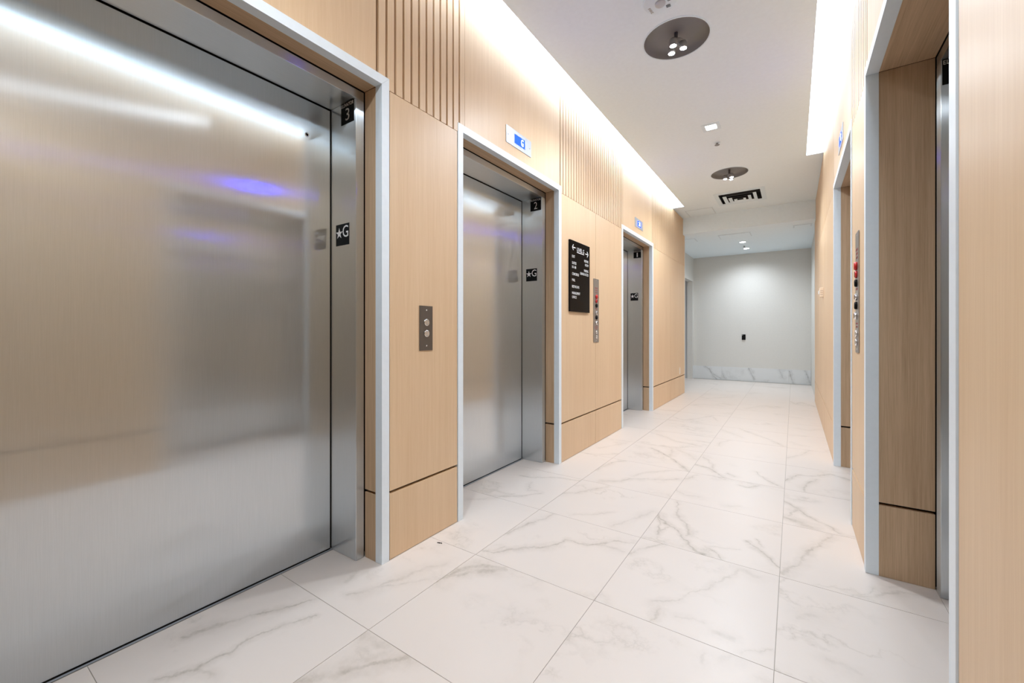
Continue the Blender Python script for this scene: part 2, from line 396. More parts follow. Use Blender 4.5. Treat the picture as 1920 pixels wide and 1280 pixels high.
def rrect(w, h, r, n=5):
    pts = []
    for cx, cy, a0 in ((w / 2 - r, h / 2 - r, 0), (-w / 2 + r, h / 2 - r, 90), (-w / 2 + r, -h / 2 + r, 180), (w / 2 - r, -h / 2 + r, 270)):
        for i in range(n):
            a = math.radians(a0 + 90 * i / (n - 1))
            pts.append((cx + r * math.cos(a), cy + r * math.sin(a)))
    return pts
def star(r):
    return [((r if i % 2 == 0 else r * 0.39) * math.sin(math.pi * i / 5), (r if i % 2 == 0 else r * 0.39) * math.cos(math.pi * i / 5)) for i in range(10)]

# ================================================================== floor
floor = box('floor', (-3.4, 2.0), (YB - 0.1, 10.4), (-0.12, -0.0016), M_GROUT)
tag(floor, 'floor of large white marble-look tiles', kind='structure')
PT, G = 0.609, 0.0011
xcols = [-3.3, -2.487, -1.877, -1.267, -0.659, -0.051, 0.49, 1.1, 1.71]
yrows = [0.948 + PT * k for k in range(-9, 16)]
for j in range(len(yrows) - 1):
    for i in range(len(xcols) - 1):
        y1 = min(yrows[j + 1], 10.35)
        if i < 2 and -0.9 < y1 < 7.9: continue
        if i >= 6 and yrows[j] > (4.6 if i == 6 else -1.2): continue
        mt = M_TILE
        if (i, j - 2) in TILE_VEINS:
            mt = marble('marble_tile_%d_%d' % (i, j), TILE_VEINS[(i, j - 2)], T_BASE, T_VEIN, 0.33)
        box('tile', (xcols[i] + G, xcols[i + 1] - G), (yrows[j] + G, y1 - G), (-0.009, 0.0), mt, floor)

# ================================================================== elevators
class Lift: pass
def side_x(s, d):
    """x of a point d metres behind the wood face of side s (-1 left, +1 right)"""
    return (XL - d) if s < 0 else (XR + d)
TRW = 0.042
def trim_prism(pa, pb, name, mat, parent, o):
    """prism between quad pa (4 pts) and quad pb (4 pts)"""
    bm = bmesh.new()
    va = [bm.verts.new(Vector(p) - Vector(o)) for p in pa]; vb = [bm.verts.new(Vector(p) - Vector(o)) for p in pb]
    bm.faces.new(va); bm.faces.new(vb)
    for i in range(4):
        bm.faces.new((va[i], va[(i + 1) % 4], vb[(i + 1) % 4], vb[i]))
    return mesh(name, bm, mat, parent, o)
def elevator(s, yi0, yi1, num, label, key=False, swood=0.124, sw=0.047):
    X = lambda d: side_x(s, d)
    zi = Z_HEAD - TRW
    e = empty('elevator', (X(0.1), (yi0 + yi1) / 2, 0), label, 'elevator', 'elevators along the hall')
    f0, f1 = -0.003, 0.042
    # pale metal trim with mitred corners
    for yi, sg in ((yi0, -1), (yi1, 1)):
        yo = yi + sg * TRW
        trim_prism([(X(f0), yi, 0.001), (X(f1), yi, 0.001), (X(f1), yo, 0.001), (X(f0), yo, 0.001)],
                   [(X(f0), yi, zi), (X(f1), yi, zi), (X(f1), yo, Z_HEAD), (X(f0), yo, Z_HEAD)], 'jamb_trim', M_ALU, e, (X(f0), yi, 0))
    g = 0.0004
    trim_prism([(X(f0), yi0 + g, zi), (X(f1), yi0 + g, zi), (X(f1), yi0 - TRW + g, Z_HEAD), (X(f0), yi0 - TRW + g, Z_HEAD)],
               [(X(f0), yi1 - g, zi), (X(f1), yi1 - g, zi), (X(f1), yi1 + TRW - g, Z_HEAD), (X(f0), yi1 + TRW - g, Z_HEAD)], 'head_trim', M_ALU, e, (X(f0), yi0, zi))
    # wood lining of the recess
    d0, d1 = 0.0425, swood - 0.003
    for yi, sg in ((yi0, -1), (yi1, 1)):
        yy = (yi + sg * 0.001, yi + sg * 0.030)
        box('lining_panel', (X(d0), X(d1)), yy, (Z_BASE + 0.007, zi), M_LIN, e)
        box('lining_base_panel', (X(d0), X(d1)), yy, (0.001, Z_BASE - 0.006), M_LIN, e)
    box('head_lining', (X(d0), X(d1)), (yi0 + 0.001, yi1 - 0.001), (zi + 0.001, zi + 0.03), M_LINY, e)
    # dark cavity behind everything, so that the gaps read black
    cav = bmesh.new()
    add_box(cav, sorted((X(swood + 0.25), X(swood + 0.27))), (yi0 - 0.03, yi1 + 0.03), (0.0, zi + 0.03))
    for yi, sg in ((yi0, -1), (yi1, 1)):
        add_box(cav, sorted((X(d0), X(swood + 0.25))), sorted((yi + sg * 0.031, yi + sg * 0.041)), (0.0, zi + 0.03))
    add_box(cav, sorted((X(d0), X(swood + 0.25))), (yi0 - 0.03, yi1 + 0.03), (zi + 0.031, zi + 0.04))
    mesh('dark_cavity', cav, M_GAP, e)
    # steel frame
    rev = 0.197
    ys0, ys1 = yi0 + sw, yi1 - sw
    zh = 2.164
    sd0, sd1 = swood, swood + rev
    for a, b in ((yi0 + 0.003, ys0), (ys1, yi1 - 0.003)):
        box('steel_jamb', (X(sd0), X(sd1)), (a, b), (0.001, zh), M_STEEL, e, 0.0022, 2)
    box('steel_head', (X(sd0), X(sd1)), (yi0 + 0.003, yi1 - 0.003), (zh + 0.0005, zi - 0.004), M_STEELY, e, 0.0022, 2)
    # sliding door and sill
    dr = box('sliding_door', (X(sd1 + 0.002), X(sd1 + 0.032)), (yi0 + 0.01, ys1 + (-0.006 if sw < 0.05 else -0.004)), (0.0075, zh - 0.007), M_STEEL, e)
    box('door_gap_dark', (X(sd1 + 0.012), X(sd1 + 0.04)), (ys1 - 0.004, ys1 + 0.02), (0.002, zh + 0.01), M_GAP, e)  # near-black strip painted in for the dark gap beside the door
    box('sill', (X(sd1 - 0.009), X(sd1 + 0.001)), (ys0 + 0.001, ys1 - 0.001), (0.0005, 0.0016), M_PLATE, e)
    box('sill_gap_dark', (X(sd1 + 0.0015), X(sd1 + 0.05)), (ys0 + 0.001, ys1 - 0.001), (0.0005, 0.0014), M_GAP, e)  # near-black strip painted in for the dark gap under the door
    if key:
        yk, zk = ys1 - 0.123, 1.996
        on_face('key_hole', lathe([(0.0, 0.0), (0.010, 0.0), (0.010, 0.002), (0.0065, 0.003), (0.0065, 0.0005), (0, 0.0005)], 20), '+x' if s < 0 else '-x', (X(sd1 + 0.002), yk, zk), M_CHROME, dr, True)
        on_face('key_slot', lathe([(0.0, 0.0), (0.006, 0.0), (0.006, 0.0012), (0, 0.0012)], 16), '+x' if s < 0 else '-x', (X(sd1 + 0.002), yk, zk), M_BLACK, dr)
    # sign plates on both steel reveals
    for ys, face in ((ys1, '-y'), (ys0, '+y')):
        n = -1 if face == '-y' else 1
        rgt = FACE[face].col[0][0]
        pc = 0.063 if s < 0 else 0.0545
        xc = X(sd0 + pc)
        p = on_face('number_plate', poly([(-0.05, 0), (0.05, 0), (0.05, 0.101), (-0.05, 0.101)], 0.0015), face, (xc, ys, 2.0625), M_BLACK, e)
        yt = ys + n * 0.0016
        text('plate_lettering', 'ELEVATOR', face, (xc, yt, 2.0625 + 0.0805), 0.0165, 0.094, M_TEXT, p, align='C')
        text('plate_numeral', num, face, (xc, yt, 2.0625 + 0.014), 0.058, 0.030 if num != '1' else 0.015, M_TEXT, p, align='C')
        xg = X(sd0 + 0.103)
        q = on_face('floor_plate', poly([(-0.052, 0), (0.052, 0), (0.052, 0.102), (-0.052, 0.102)], 0.0015), face, (xg, ys, 1.487), M_BLACK, e)
        on_face('star', poly(star(0.027), 0.0006), face, (xg - rgt * 0.025, yt, 1.487 + 0.058), M_TEXT, q)
        text('floor_letter', 'G', face, (xg + rgt * 0.0025, yt, 1.487 + 0.037), 0.056, 0.044, M_TEXT, q)
    return e
elevator(-1, 0.044, 1.244, '3', 'nearest left elevator, large brushed steel door marked elevator 3', key=True)
elevator(-1, 1.811, 2.984, '2', 'left elevator marked 2, steel door between call buttons and black directory sign')
elevator(-1, 4.508, 5.664, '1', 'farthest left elevator, narrow view of steel door marked elevator 1')
elevator(1, 1.214, 2.415, '4', 'nearest right elevator, deep brown wood recess with slim steel jamb', swood=0.222, sw=0.062)
elevator(1, 3.003, 4.186, '5', 'farther right elevator with pale trim, recess seen at a sharp angle', swood=0.222, sw=0.062)
LEFT_OPEN = [(0.044, 1.244), (1.811, 2.984), (4.508, 5.664)]
RIGHT_OPEN = [(1.214, 2.415), (3.003, 4.186)]

# ================================================================== wood walls
def wood_wall(s, name, label, opens, yend, slat_zones, joints):
    X = lambda d: side_x(s, d)
    bm = bmesh.new()
    cuts = [Y0]
    for a, b in opens: cuts += [a - TRW, b + TRW]
    cuts.append(yend)
    solid = [(cuts[i], cuts[i + 1]) for i in range(0, len(cuts), 2)]
    xs = sorted((X(0.0205), X(0.30)))
    for a, b in solid: add_box(bm, xs, (a + (0.002 if a > Y0 else 0), b - (0.002 if b < yend else 0)), (0.0, ZC + 0.14))
    for a, b in opens: add_box(bm, xs, (a - TRW - 0.002, b + TRW + 0.002), (Z_HEAD + 0.0015, ZC + 0.14))
    wall = mesh(name, bm, M_GROOVE)
    tag(wall, label, kind='structure')
    xp = (X(0.0), X(0.020))
    gp = 0.0026
    # lower panels and base panels between the elevators
    for a, b in solid:
        e0 = 0.004
        br = [a + e0] + sorted(j for j in joints if a < j < b) + [b - (e0 if b < yend else 0.008)]
        for p, q in zip(br, br[1:]):
            box('wall_panel', xp, (p + gp, q - gp), (Z_BASE + 0.007, Z_SLAT - 0.0015), M_WOOD, wall)
            box('base_panel', xp, (p + gp, q - gp), (0.003, Z_BASE - 0.006), M_WOOD, wall)
    # upper zone: slats alternate with plain panels over the elevators
    z = Y0
    zones = []
    for a, b in slat_zones:
        if a > z: zones.append((z, a, 0))
        zones.append((a, b, 1)); z = b
    if z < yend - 0.02: zones.append((z, yend, 0))
    def low(y):
        for a, b in opens:
            if a - TRW - 0.002 < y < b + TRW + 0.002: return Z_HEAD + 0.002
        return Z_SLAT + 0.0015
    for a, b, k in zones:
        b = min(b, yend - 0.008)
        if not k:
            pts = sorted({a, b} | {e for o in opens for e in (o[0] - TRW, o[1] + TRW) if a < e < b})
            for p, q in zip(pts, pts[1:]):
                box('upper_panel', xp, (p + gp, q - gp), (low((p + q) / 2), H_TOP), M_WOOD, wall)
        else:
            n = max(1, round((b - a) / 0.0508))
            pit = (b - a) / n
            for i in range(n):
                p = a + i * pit
                s0, s1 = p + 0.0130, p + pit
                l0, l1 = low(s0), low(s1)
                box('slat', xp, (s0, s1), (max(l0, l1), H_TOP), M_WOOD, wall)
                if l0 != l1:            # foot of a slat beside the corner of a door trim
                    for oa, ob in opens:
                        if s0 < oa - TRW < s1: box('slat_foot', xp, (s0, oa - TRW - 0.0015), (l0, l1 - 0.0002), M_WOOD, wall)
                        if s0 < ob + TRW < s1: box('slat_foot', xp, (ob + TRW + 0.0015, s1), (l1, l0 - 0.0002), M_WOOD, wall)
            # slat backing set back in the grooves keeps the wall core colour, darkened to stand for groove shadow
    # pale metal corner where the wood ends
    return wall
wall_left = wood_wall(-1, 'wall_left', 'left wall of tan wood panels and slats', LEFT_OPEN, YEL,
                      [(-0.56, 0.08), (1.216, 1.826), (3.004, 4.517), (5.652, YEL)], [3.738, 6.65, -1.2, -2.2])
wall_right = wood_wall(1, 'wall_right', 'right wall of tan wood panels and slats', RIGHT_OPEN, YER,
                       [(2.39, 3.03), (4.22, YER)], [5.42, 6.62, 0.2, -1.0, -2.0])
tag(box('trim_1', (XL - 0.30, XL + 0.002), (YEL - 0.007, YEL + 0.004), (0.001, H_TOP), M_ALU), 'pale metal edge at the end of the left wood wall', kind='structure')
tag(box('trim_2', (XR - 0.002, XR + 0.30), (YER - 0.007, YER + 0.004), (0.001, H_TOP), M_ALU), 'pale metal edge at the end of the right wood wall', kind='structure')

# ================================================================== ceiling
def ring_hole(bm, x, y, cx, cy, r, z, zt, seg=32):
    """flat square x,y with a round hole and the short cylinder above it"""
    sq, ci, up = [], [], []
    for i in range(seg):
        a = 2 * math.pi * (i + 0.5) / seg
        c, s_ = math.cos(a), math.sin(a)
        k = 1 / max(abs(c), abs(s_))
        hx = (x[1] - cx) if c > 0 else (cx - x[0])
        hy = (y[1] - cy) if s_ > 0 else (cy - y[0])
        sq.append(bm.verts.new((cx + max(-1, min(1, c * k)) * hx, cy + max(-1, min(1, s_ * k)) * hy, z)))
        ci.append(bm.verts.new((cx + r * c, cy + r * s_, z)))
        up.append(bm.verts.new((cx + r * c, cy + r * s_, zt)))
    for i in range(seg):
        j = (i + 1) % seg
        bm.faces.new((sq[i], sq[j], ci[j], ci[i]))
        bm.faces.new((ci[i], ci[j], up[j], up[i]))
    # square corners
    for sx in (0, 1):
        for sy in (0, 1):
            co = (x[sx], y[sy], z)
            near = sorted(range(seg), key=lambda i: (sq[i].co - Vector(co)).length)[:2]
            bm.faces.new((bm.verts.new(co), sq[near[0]], sq[near[1]]))
def quad(bm, x, y, z):
    bm.faces.new([bm.verts.new(p) for p in ((x[0], y[0], z), (x[1], y[0], z), (x[1], y[1], z), (x[0], y[1], z))])
DL = [(-0.643, 0.06), (-0.643, 2.88), (-0.650, 5.69)]
DLR = 0.204
VENT = (-0.945, -0.322, 6.475, 7.085)
bm = bmesh.new()
holes = []
for cx, cy in DL: holes.append((cx - 0.25, cx + 0.25, cy - 0.25, cy + 0.25, (cx, cy)))
holes.append((VENT[0] + 0.055, VENT[1] - 0.055, VENT[2] + 0.055, VENT[3] - 0.055, None))
holes.sort(key=lambda h: h[2])
yc = Y0
for hx0, hx1, hy0, hy1, c in holes:
    quad(bm, (COVL, COVR), (yc, hy0), ZC)
    quad(bm, (COVL, hx0), (hy0, hy1), ZC)
    quad(bm, (hx1, COVR), (hy0, hy1), ZC)
    if c: ring_hole(bm, (hx0, hx1), (hy0, hy1), c[0], c[1], DLR, ZC, ZC + 0.05)
    yc = hy1
quad(bm, (COVL, COVR), (yc, Y_BULK), ZC)
quad(bm, (XL - 0.02, COVL), (COVL_END, Y_BULK), ZC)
quad(bm, (COVR, XR + 0.02), (COVR_END, Y_BULK), ZC)
for f in bm.faces: f.normal_update()
# cove pockets: lip, end, back and roof
ZP = ZC + 0.13
def wallq(bm, p):
    bm.faces.new([bm.verts.new(q) for q in p])
for xe, xw, ye in ((COVL, XL - 0.02, COVL_END), (COVR, XR + 0.02, COVR_END)):
    wallq(bm, [(xe, Y0, ZC), (xe, ye, ZC), (xe, ye, ZP), (xe, Y0, ZP)])
    wallq(bm, [(xe, ye, ZC), (xw, ye, ZC), (xw, ye, ZP), (xe, ye, ZP)])
    wallq(bm, [(xe, Y0, ZP), (xe, ye, ZP), (xw, ye, ZP), (xw, Y0, ZP)])
    xb = xw + (0.0005 if xw < 0 else -0.0005)
    wallq(bm, [(xb, Y0, H_TOP), (xb, ye, H_TOP), (xb, ye, ZP), (xb, Y0, ZP)])
# bulkhead and lower ceiling
wallq(bm, [(-3.3, Y_BULK, ZL), (1.3, Y_BULK, ZL), (1.3, Y_BULK, ZC + 0.2), (-3.3, Y_BULK, ZC + 0.2)])
wallq(bm, [(-3.3, Y_BULK, ZL), (1.3, Y_BULK, ZL), (1.3, 10.4, ZL), (-3.3, 10.4, ZL)])
me = bpy.data.meshes.new('ceiling'); bm.to_mesh(me); bm.free()
ceiling = tag(link('ceiling', me, M_CEIL), 'white plaster ceiling with a dropped part at the far end', kind='structure')
roof = tag(box('ceiling_deck', (-3.4, 2.0), (YB - 0.1, 10.45), (ZC + 0.21, ZC + 0.3), M_CEIL), 'slab above the ceiling', kind='structure')

# ================================================================== other walls
tag(box('wall_added_back', (-3.4, 2.0), (YB - 0.1, YB), (0, ZC + 0.2), M_LOBBY), 'dark wall of the lobby added behind the viewer', kind='structure')  # unseen lobby, added to give the steel jambs and doors dark reflections
tag(box('wall_added_left', (-3.4, -3.3), (YB, Y0), (0, ZC + 0.2), M_LOBBY), 'dark left wall of the lobby added behind the viewer', kind='structure')
tag(box('wall_added_right', (1.7, 1.8), (YB, Y0), (0, ZC + 0.2), M_LOBBY), 'dark right wall of the lobby added behind the viewer', kind='structure')
bm = bmesh.new()
add_box(bm, (-3.3, XL - 0.305), (Y0, Y0 + 0.1), (0, ZC + 0.2)); add_box(bm, (XR + 0.305, 1.7), (Y0, Y0 + 0.1), (0, ZC + 0.2))
tag(mesh('wall_added_front', bm, M_LOBBY), 'dark added walls either side of the hall mouth', kind='structure')
tag(box('ceiling_added', (-3.3, 1.7), (YB, Y0 - 0.001), (ZC, ZC + 0.02), M_LOBBY), 'charcoal ceiling of the lobby added behind the viewer', kind='structure')
tag(box('wall_far', (-1.885, 0.288), (Y_FAR, Y_FAR + 0.12), (0, ZL + 0.05), M_PAINT), 'pale grey wall at the far end of the hall', kind='structure')
tag(box('wall_far_right', (0.288, 0.4), (YER + 0.006, Y_FAR + 0.12), (0, ZL + 0.05), M_PAINT), 'pale grey side wall at the far right', kind='structure')
bm = bmesh.new()
OPY0, OPY1, OPZ = 8.3, 10.03, 2.19
add_box(bm, (-2.0, -1.885), (OPY1, Y_FAR + 0.12), (0, ZL + 0.05))
add_box(bm, (-2.0, -1.885), (YEL, OPY0), (0, ZL + 0.05))
add_box(bm, (-2.0, -1.885), (OPY0, OPY1), (OPZ, ZL + 0.05))
tag(mesh('wall_far_left', bm, M_PAINT), 'pale grey side wall with an open doorway at the far left', kind='structure')
bm = bmesh.new()
add_box(bm, (-3.2, -3.1), (7.9, 10.3), (0, ZL)); add_box(bm, (-3.2, -2.0), (10.05, 10.2), (0, ZL)); add_box(bm, (-3.2, -2.0), (7.8, 7.9), (0, ZL))
tag(mesh('wall_side_passage', bm, M_PAINTD), 'grey walls of the passage beyond the far left doorway', kind='structure')
bb = empty('baseboard_far', (-0.8, Y_FAR, 0), 'tall marble tile baseboard under the far wall', kind='structure')
for a, b in ((-1.884, -1.305), (-1.305, -0.081), (-0.081, 0.287)):
    box('baseboard_tile', (a + 0.001, b - 0.001), (Y_FAR - 0.011, Y_FAR - 0.001), (0.001, 0.289), M_BASE, bb, 0.0008)
bs = empty('baseboard_left', (-1.884, 10.09, 0), 'marble tile baseboard beside the far left doorway', kind='structure')
box('baseboard_tile', (-1.884, -1.874), (10.03, Y_FAR - 0.013), (0.001, 0.289), M_BASE, bs, 0.0008)

# ================================================================== cove lights
for nm, xa, xb, ye, lab in (('l', XL - 0.008, COVL - 0.004, COVL_END, 'long white cove light slot above the left wood wall'),
                            ('r', COVR + 0.004, XR + 0.008, COVR_END, 'long white cove light slot above the right wood wall')):
    e = empty('cove_light', ((xa + xb) / 2, (Y0 + ye) / 2, ZP), lab, 'light', 'cove lights')
    box('light_diffuser', (xa, xb), (Y0 + 0.01, ye - 0.004), (ZP - 0.020, ZP - 0.012), M_COVE, e)
    box('light_housing', (xa, xb), (Y0 + 0.01, ye - 0.004), (ZP - 0.011, ZP - 0.001), M_VENT, e)

# ================================================================== round downlights
def lamp(kind, name, loc, energy, parent, **kw):
    ld = bpy.data.lights.new(name, kind)
    ld.energy = energy; ld.color = LIGHT_COL
    for k, v in kw.items(): setattr(ld, k, v)
    o = bpy.data.objects.new(name, ld); C.objects.link(o)
    o.parent = parent
    acc = Vector((0, 0, 0)); p = parent
    while p is not None:
        acc += Vector(p.location); p = p.parent
    o.location = Vector(loc) - acc
    return o
DL_LAB = ['round dark downlight overhead, out of the picture above the nearest left elevator',
          'large round dark downlight with three lit spots, nearest on the ceiling',
          'smaller-looking round dark downlight before the ceiling vent']
for (cx, cy), lab, rot in zip(DL, DL_LAB, (20, 20, 70)):
    e = empty('round_downlight', (cx, cy, ZC), lab, 'light', 'round recessed downlights')
    mesh('reflector_pan', lathe([(DLR - 0.001, 0.046), (DLR - 0.001, -0.0), (DLR - 0.004, -0.0), (DLR - 0.004, 0.034), (DLR * 0.6, 0.042), (0.0, 0.044)], 48), M_DARKPAN, e, (cx, cy, ZC), True)
    mesh('trim_ring', lathe([(DLR + 0.006, 0.0), (DLR + 0.006, -0.003), (DLR - 0.002, -0.003), (DLR - 0.002, 0.0)], 48), M_VENT, e, (cx, cy, ZC))
    mesh('lamp_stem', lathe([(0.012, 0.043), (0.012, -0.012), (0.046, -0.018), (0.046, -0.026), (0, -0.026)], 20), M_DARKPAN, e, (cx, cy, ZC), True)
    for k in range(3):
        a = math.radians(rot + 120 * k)
        px, py = cx + 0.045 * math.cos(a), cy + 0.045 * math.sin(a)
        hd = mesh('spot_head', lathe([(0, 0.044), (0.019, 0.044), (0.024, 0.03), (0.024, 0.0), (0.020, -0.002), (0.020, 0.004), (0, 0.004)], 20), M_DARKPAN, e, (px, py, 2.936), True)
        mesh('spot_lens', lathe([(0.0205, 0.004), (0.0205, -0.001), (0.012, -0.006), (0, -0.008)], 18), M_LED, hd, (px, py, 2.936), True)
        lamp('SPOT', 'spot_bulb', (px, py, 2.922), SPOT_W, hd, spot_size=math.radians(160), spot_blend=0.6, shadow_soft_size=0.02)

# ================================================================== square downlight, small far lights
e = empty('square_downlight', (-0.645, 4.31, ZC), 'small square lit downlight between the two round ones', 'light')
bm = bmesh.new()
ox, oy, o1, i1 = -0.645, 4.305, 0.078, 0.046
for a in ((-o1, o1, -o1, -i1), (-o1, o1, i1, o1), (-o1, -i1, -i1, i1), (i1, o1, -i1, i1)):
    add_box(bm, (ox + a[0], ox + a[1]), (oy + a[2], oy + a[3]), (ZC - 0.003, ZC - 0.0004))
mesh('light_frame', bm, M_VENT, e)
box('light_lens', (ox - i1 + 0.001, ox + i1 - 0.001), (oy - i1 + 0.001, oy + i1 - 0.001), (ZC - 0.0026, ZC - 0.0008), M_LEDS, e)
lamp('AREA', 'light_panel', (ox, oy, ZC - 0.006), 5.0, e, shape='SQUARE', size=0.1)
for cx, cy, lab in ((-0.781, 8.764, 'tiny round ceiling light beyond the bulkhead, nearer of two'), (-0.779, 9.482, 'tiny round ceiling light close to the far wall')):
    e = empty('small_downlight', (cx, cy, ZL), lab, 'light', 'small ceiling lights at the far end')
    mesh('light_ring', lathe([(0.07, 0.0), (0.068, -0.004), (0.05, -0.005), (0.048, 0.0)], 28), M_VENT, e, (cx, cy, ZL - 0.0004))
    mesh('light_lens', lathe([(0.049, 0.0), (0.047, -0.003), (0, -0.004)], 24), M_LEDS, e, (cx, cy, ZL - 0.0004), True)
    lamp('SPOT', 'light_bulb', (cx, cy, ZL - 0.012), 29.0, e, spot_size=math.radians(158), spot_blend=0.9, shadow_soft_size=0.04)

# ================================================================== sprinklers, vent, hatches, speaker
def sprinkler(x, y, z, lab):
    e = empty('sprinkler', (x, y, z), lab, 'sprinkler', 'ceiling sprinklers')
    mesh('escutcheon', lathe([(0.024, 0.0), (0.022, -0.003), (0.012, -0.004), (0, -0.004)], 20), M_VENT, e, (x, y, z - 0.0004), True)
    mesh('frame_arm', lathe([(0.008, 0.0), (0.007, -0.014), (0.004, -0.018), (0, -0.018)], 12), M_DARKPAN, e, (x, y, z - 0.004), True)
    mesh('deflector', lathe([(0.024, 0.0), (0.024, -0.002), (0, -0.002)], 14), M_DARKPAN, e, (x, y, z - 0.0215))
sprinkler(-0.648, 4.70, ZC, 'small dark sprinkler head just beyond the square downlight')
sprinkler(-0.792, 9.19, ZL, 'small sprinkler head between the two tiny far ceiling lights')
e = empty('air_vent', ((VENT[0] + VENT[1]) / 2, (VENT[2] + VENT[3]) / 2, ZC), 'square white ceiling air vent with nested louvres', 'air vent')
vx, vy = (VENT[0] + VENT[1]) / 2, (VENT[2] + VENT[3]) / 2
def cone_ring(r0, z0, r1, z1, t=0.0015):
    bm = bmesh.new()
    def ring(r, z): return [bm.verts.new((sx * r, sy * r, z)) for sx, sy in ((-1, -1), (1, -1), (1, 1), (-1, 1))]
    rs = [ring(r0, z0), ring(r1, z1), ring(r1 - t, z1), ring(r0 - t, z0)]
    for a, b in zip(rs, rs[1:] + rs[:1]):
        for i in range(4):
            bm.faces.new((a[i], a[(i + 1) % 4], b[(i + 1) % 4], b[i]))
    return bm
vr = (VENT[1] - VENT[0]) / 2
bm = bmesh.new()
for a in ((-vr, vr, -vr, -vr + 0.055), (-vr, vr, vr - 0.055, vr), (-vr, -vr + 0.055, -vr + 0.055, vr - 0.055), (vr - 0.055, vr, -vr + 0.055, vr - 0.055)):
    add_box(bm, (vx + a[0], vx + a[1]), (vy + a[2], vy + a[3]), (ZC - 0.006, ZC - 0.0004))
mesh('vent_frame', bm, M_VENT, e)
for r1, r0, zb in ((0.208, 0.165, -0.024), (0.140, 0.100, -0.034), (0.074, 0.040, -0.043)):
    mesh('louvre', cone_ring(r1, zb, r0, zb + 0.012), M_VENT, e, (vx, vy, ZC))
bm = cone_ring(vr - 0.056, 0.0, vr - 0.056, 0.10)
add_box(bm, (-vr + 0.056, vr - 0.056), (-vr + 0.056, vr - 0.056), (0.1, 0.104))
mesh('duct_box', bm, M_DUCT, e, (vx, vy, ZC + 0.001))
def hatch(x, y, z, lab):
    e = empty('access_hatch', ((x[0] + x[1]) / 2, (y[0] + y[1]) / 2, z), lab, 'hatch', 'ceiling access hatches')
    box('hatch_rim', x, y, (z - 0.0022, z - 0.0004), M_VENT, e)
    box('hatch_gap', (x[0] + 0.014, x[1] - 0.014), (y[0] + 0.014, y[1] - 0.014), (z - 0.0026, z - 0.0023), M_PLATEM, e)
    box('hatch_door', (x[0] + 0.017, x[1] - 0.017), (y[0] + 0.017, y[1] - 0.017), (z - 0.004, z - 0.0027), M_CEIL, e)
hatch((-1.455, -1.04), (7.09, 7.50), ZC, 'flush square ceiling hatch beside the air vent')
hatch((-1.09, -0.59), (7.93, 8.29), ZL, 'faint flush hatch in the dropped ceiling, in front of the tiny lights')
hatch((-1.75, -1.45), (7.93, 8.25), ZL, 'faint flush hatch in the dropped ceiling, at its left end')
hatch((-0.01, 0.24), (7.83, 8.03), ZL, 'faint flush hatch in the dropped ceiling, at its right end')
sx_, sy_ = -0.640, 2.475
e = empty('ceiling_speaker', (sx_, sy_, ZC), 'white round ceiling alarm with small slots, cut by the top edge', 'alarm')
mesh('speaker_body', lathe([(0.095, 0.0), (0.095, -0.018), (0.088, -0.026), (0.0, -0.027)], 40), M_VENT, e, (sx_, sy_, ZC - 0.0004), True)
mesh('strobe_lens', lathe([(0.030, 0.0), (0.028, -0.008), (0.015, -0.013), (0, -0.014)], 24), M_PLATE, e, (sx_, sy_, ZC - 0.0275), True)
for dx, dy in ((0.035, 0.035), (0.052, -0.012), (0.01, -0.055)):
    for k in range(3):
        box('sound_slot', (sx_ + dx - 0.012, sx_ + dx + 0.012), (sy_ + dy + k * 0.008, sy_ + dy + k * 0.008 + 0.0035), (ZC - 0.0282, ZC - 0.0275), M_BLACK, e)
text('alarm_lettering', 'FIRE', '-z', (sx_ - 0.068, sy_ + 0.03, ZC - 0.0275), 0.014, 0.05, M_PLATEM, e, 0.0005, 'C').rotation_euler = (0, 0, 1.4)

# ================================================================== things on the walls
def screw(face, at, parent, r=0.0042):
    return on_face('screw', lathe([(r, 0), (r, 0.0008), (r * 0.6, 0.0018), (0, 0.002)], 12), face, at, M_CHROME, parent, True)
def indicator(s, yc, txt, lab, right=True):
    face = '+x' if s < 0 else '-x'
    X = lambda d: side_x(s, -d)
    r = FACE[face].col[0][1]
    zc = 2.379
    e = empty('floor_indicator', (X(0), yc, zc), lab, 'display', 'floor indicators above the elevators')
    pl = on_face('face_plate', poly(rrect(0.313, 0.114, 0.003), 0.003), face, (X(0.0006), yc, zc), M_PLATE, e)
    sc_ = on_face('blue_screen', poly(rrect(0.130, 0.062, 0.001), 0.0012), face, (X(0.0037), yc + r * 0.006, zc + 0.001), M_BLUE, e)
    sc_['label'] = 'glowing blue screen'
    text('screen_digits', txt, face, (X(0.0051), yc + r * (0.036 if len(txt) == 1 else 0.012), zc - 0.021), 0.046, 0.03 if len(txt) == 1 else 0.062, M_DIGIT, sc_, align='C')
    for q in (-0.135, 0.135):
        screw(face, (X(0.0037), yc + q, zc), e)
    return e
indicator(-1, 2.398, 'G', 'floor indicator with glowing blue screen reading G above elevator 2')
indicator(-1, 5.08, '20', 'small floor indicator with blue and white screen above elevator 1')
indicator(1, 1.815, 'G', 'blue floor indicator above the nearest right elevator, seen mirrored in steel')
indicator(1, 3.60, 'G', 'floor indicator above the farther right elevator, seen edge-on')

# hall call buttons
e = empty('call_button_panel', (XL, 1.522, 0.975), 'dark steel plate with two round call buttons beside elevator 3', 'button panel')
on_face('face_plate', poly(rrect(0.091, 0.229, 0.0015), 0.003), '+x', (XL + 0.0006, 1.522, 1.0895), M_PLATED, e)
for z in (1.119, 1.062):
    b = on_face('call_button', lathe([(0.0178, 0), (0.0178, 0.003), (0.0165, 0.005), (0.0155, 0.005), (0.0145, 0.004), (0.008, 0.0065), (0, 0.007)], 28), '+x', (XL + 0.0037, 1.524, z), M_CHROME, e, True)
for z in (1.182, 0.999):
    screw('+x', (XL + 0.0037, 1.524, z), e)

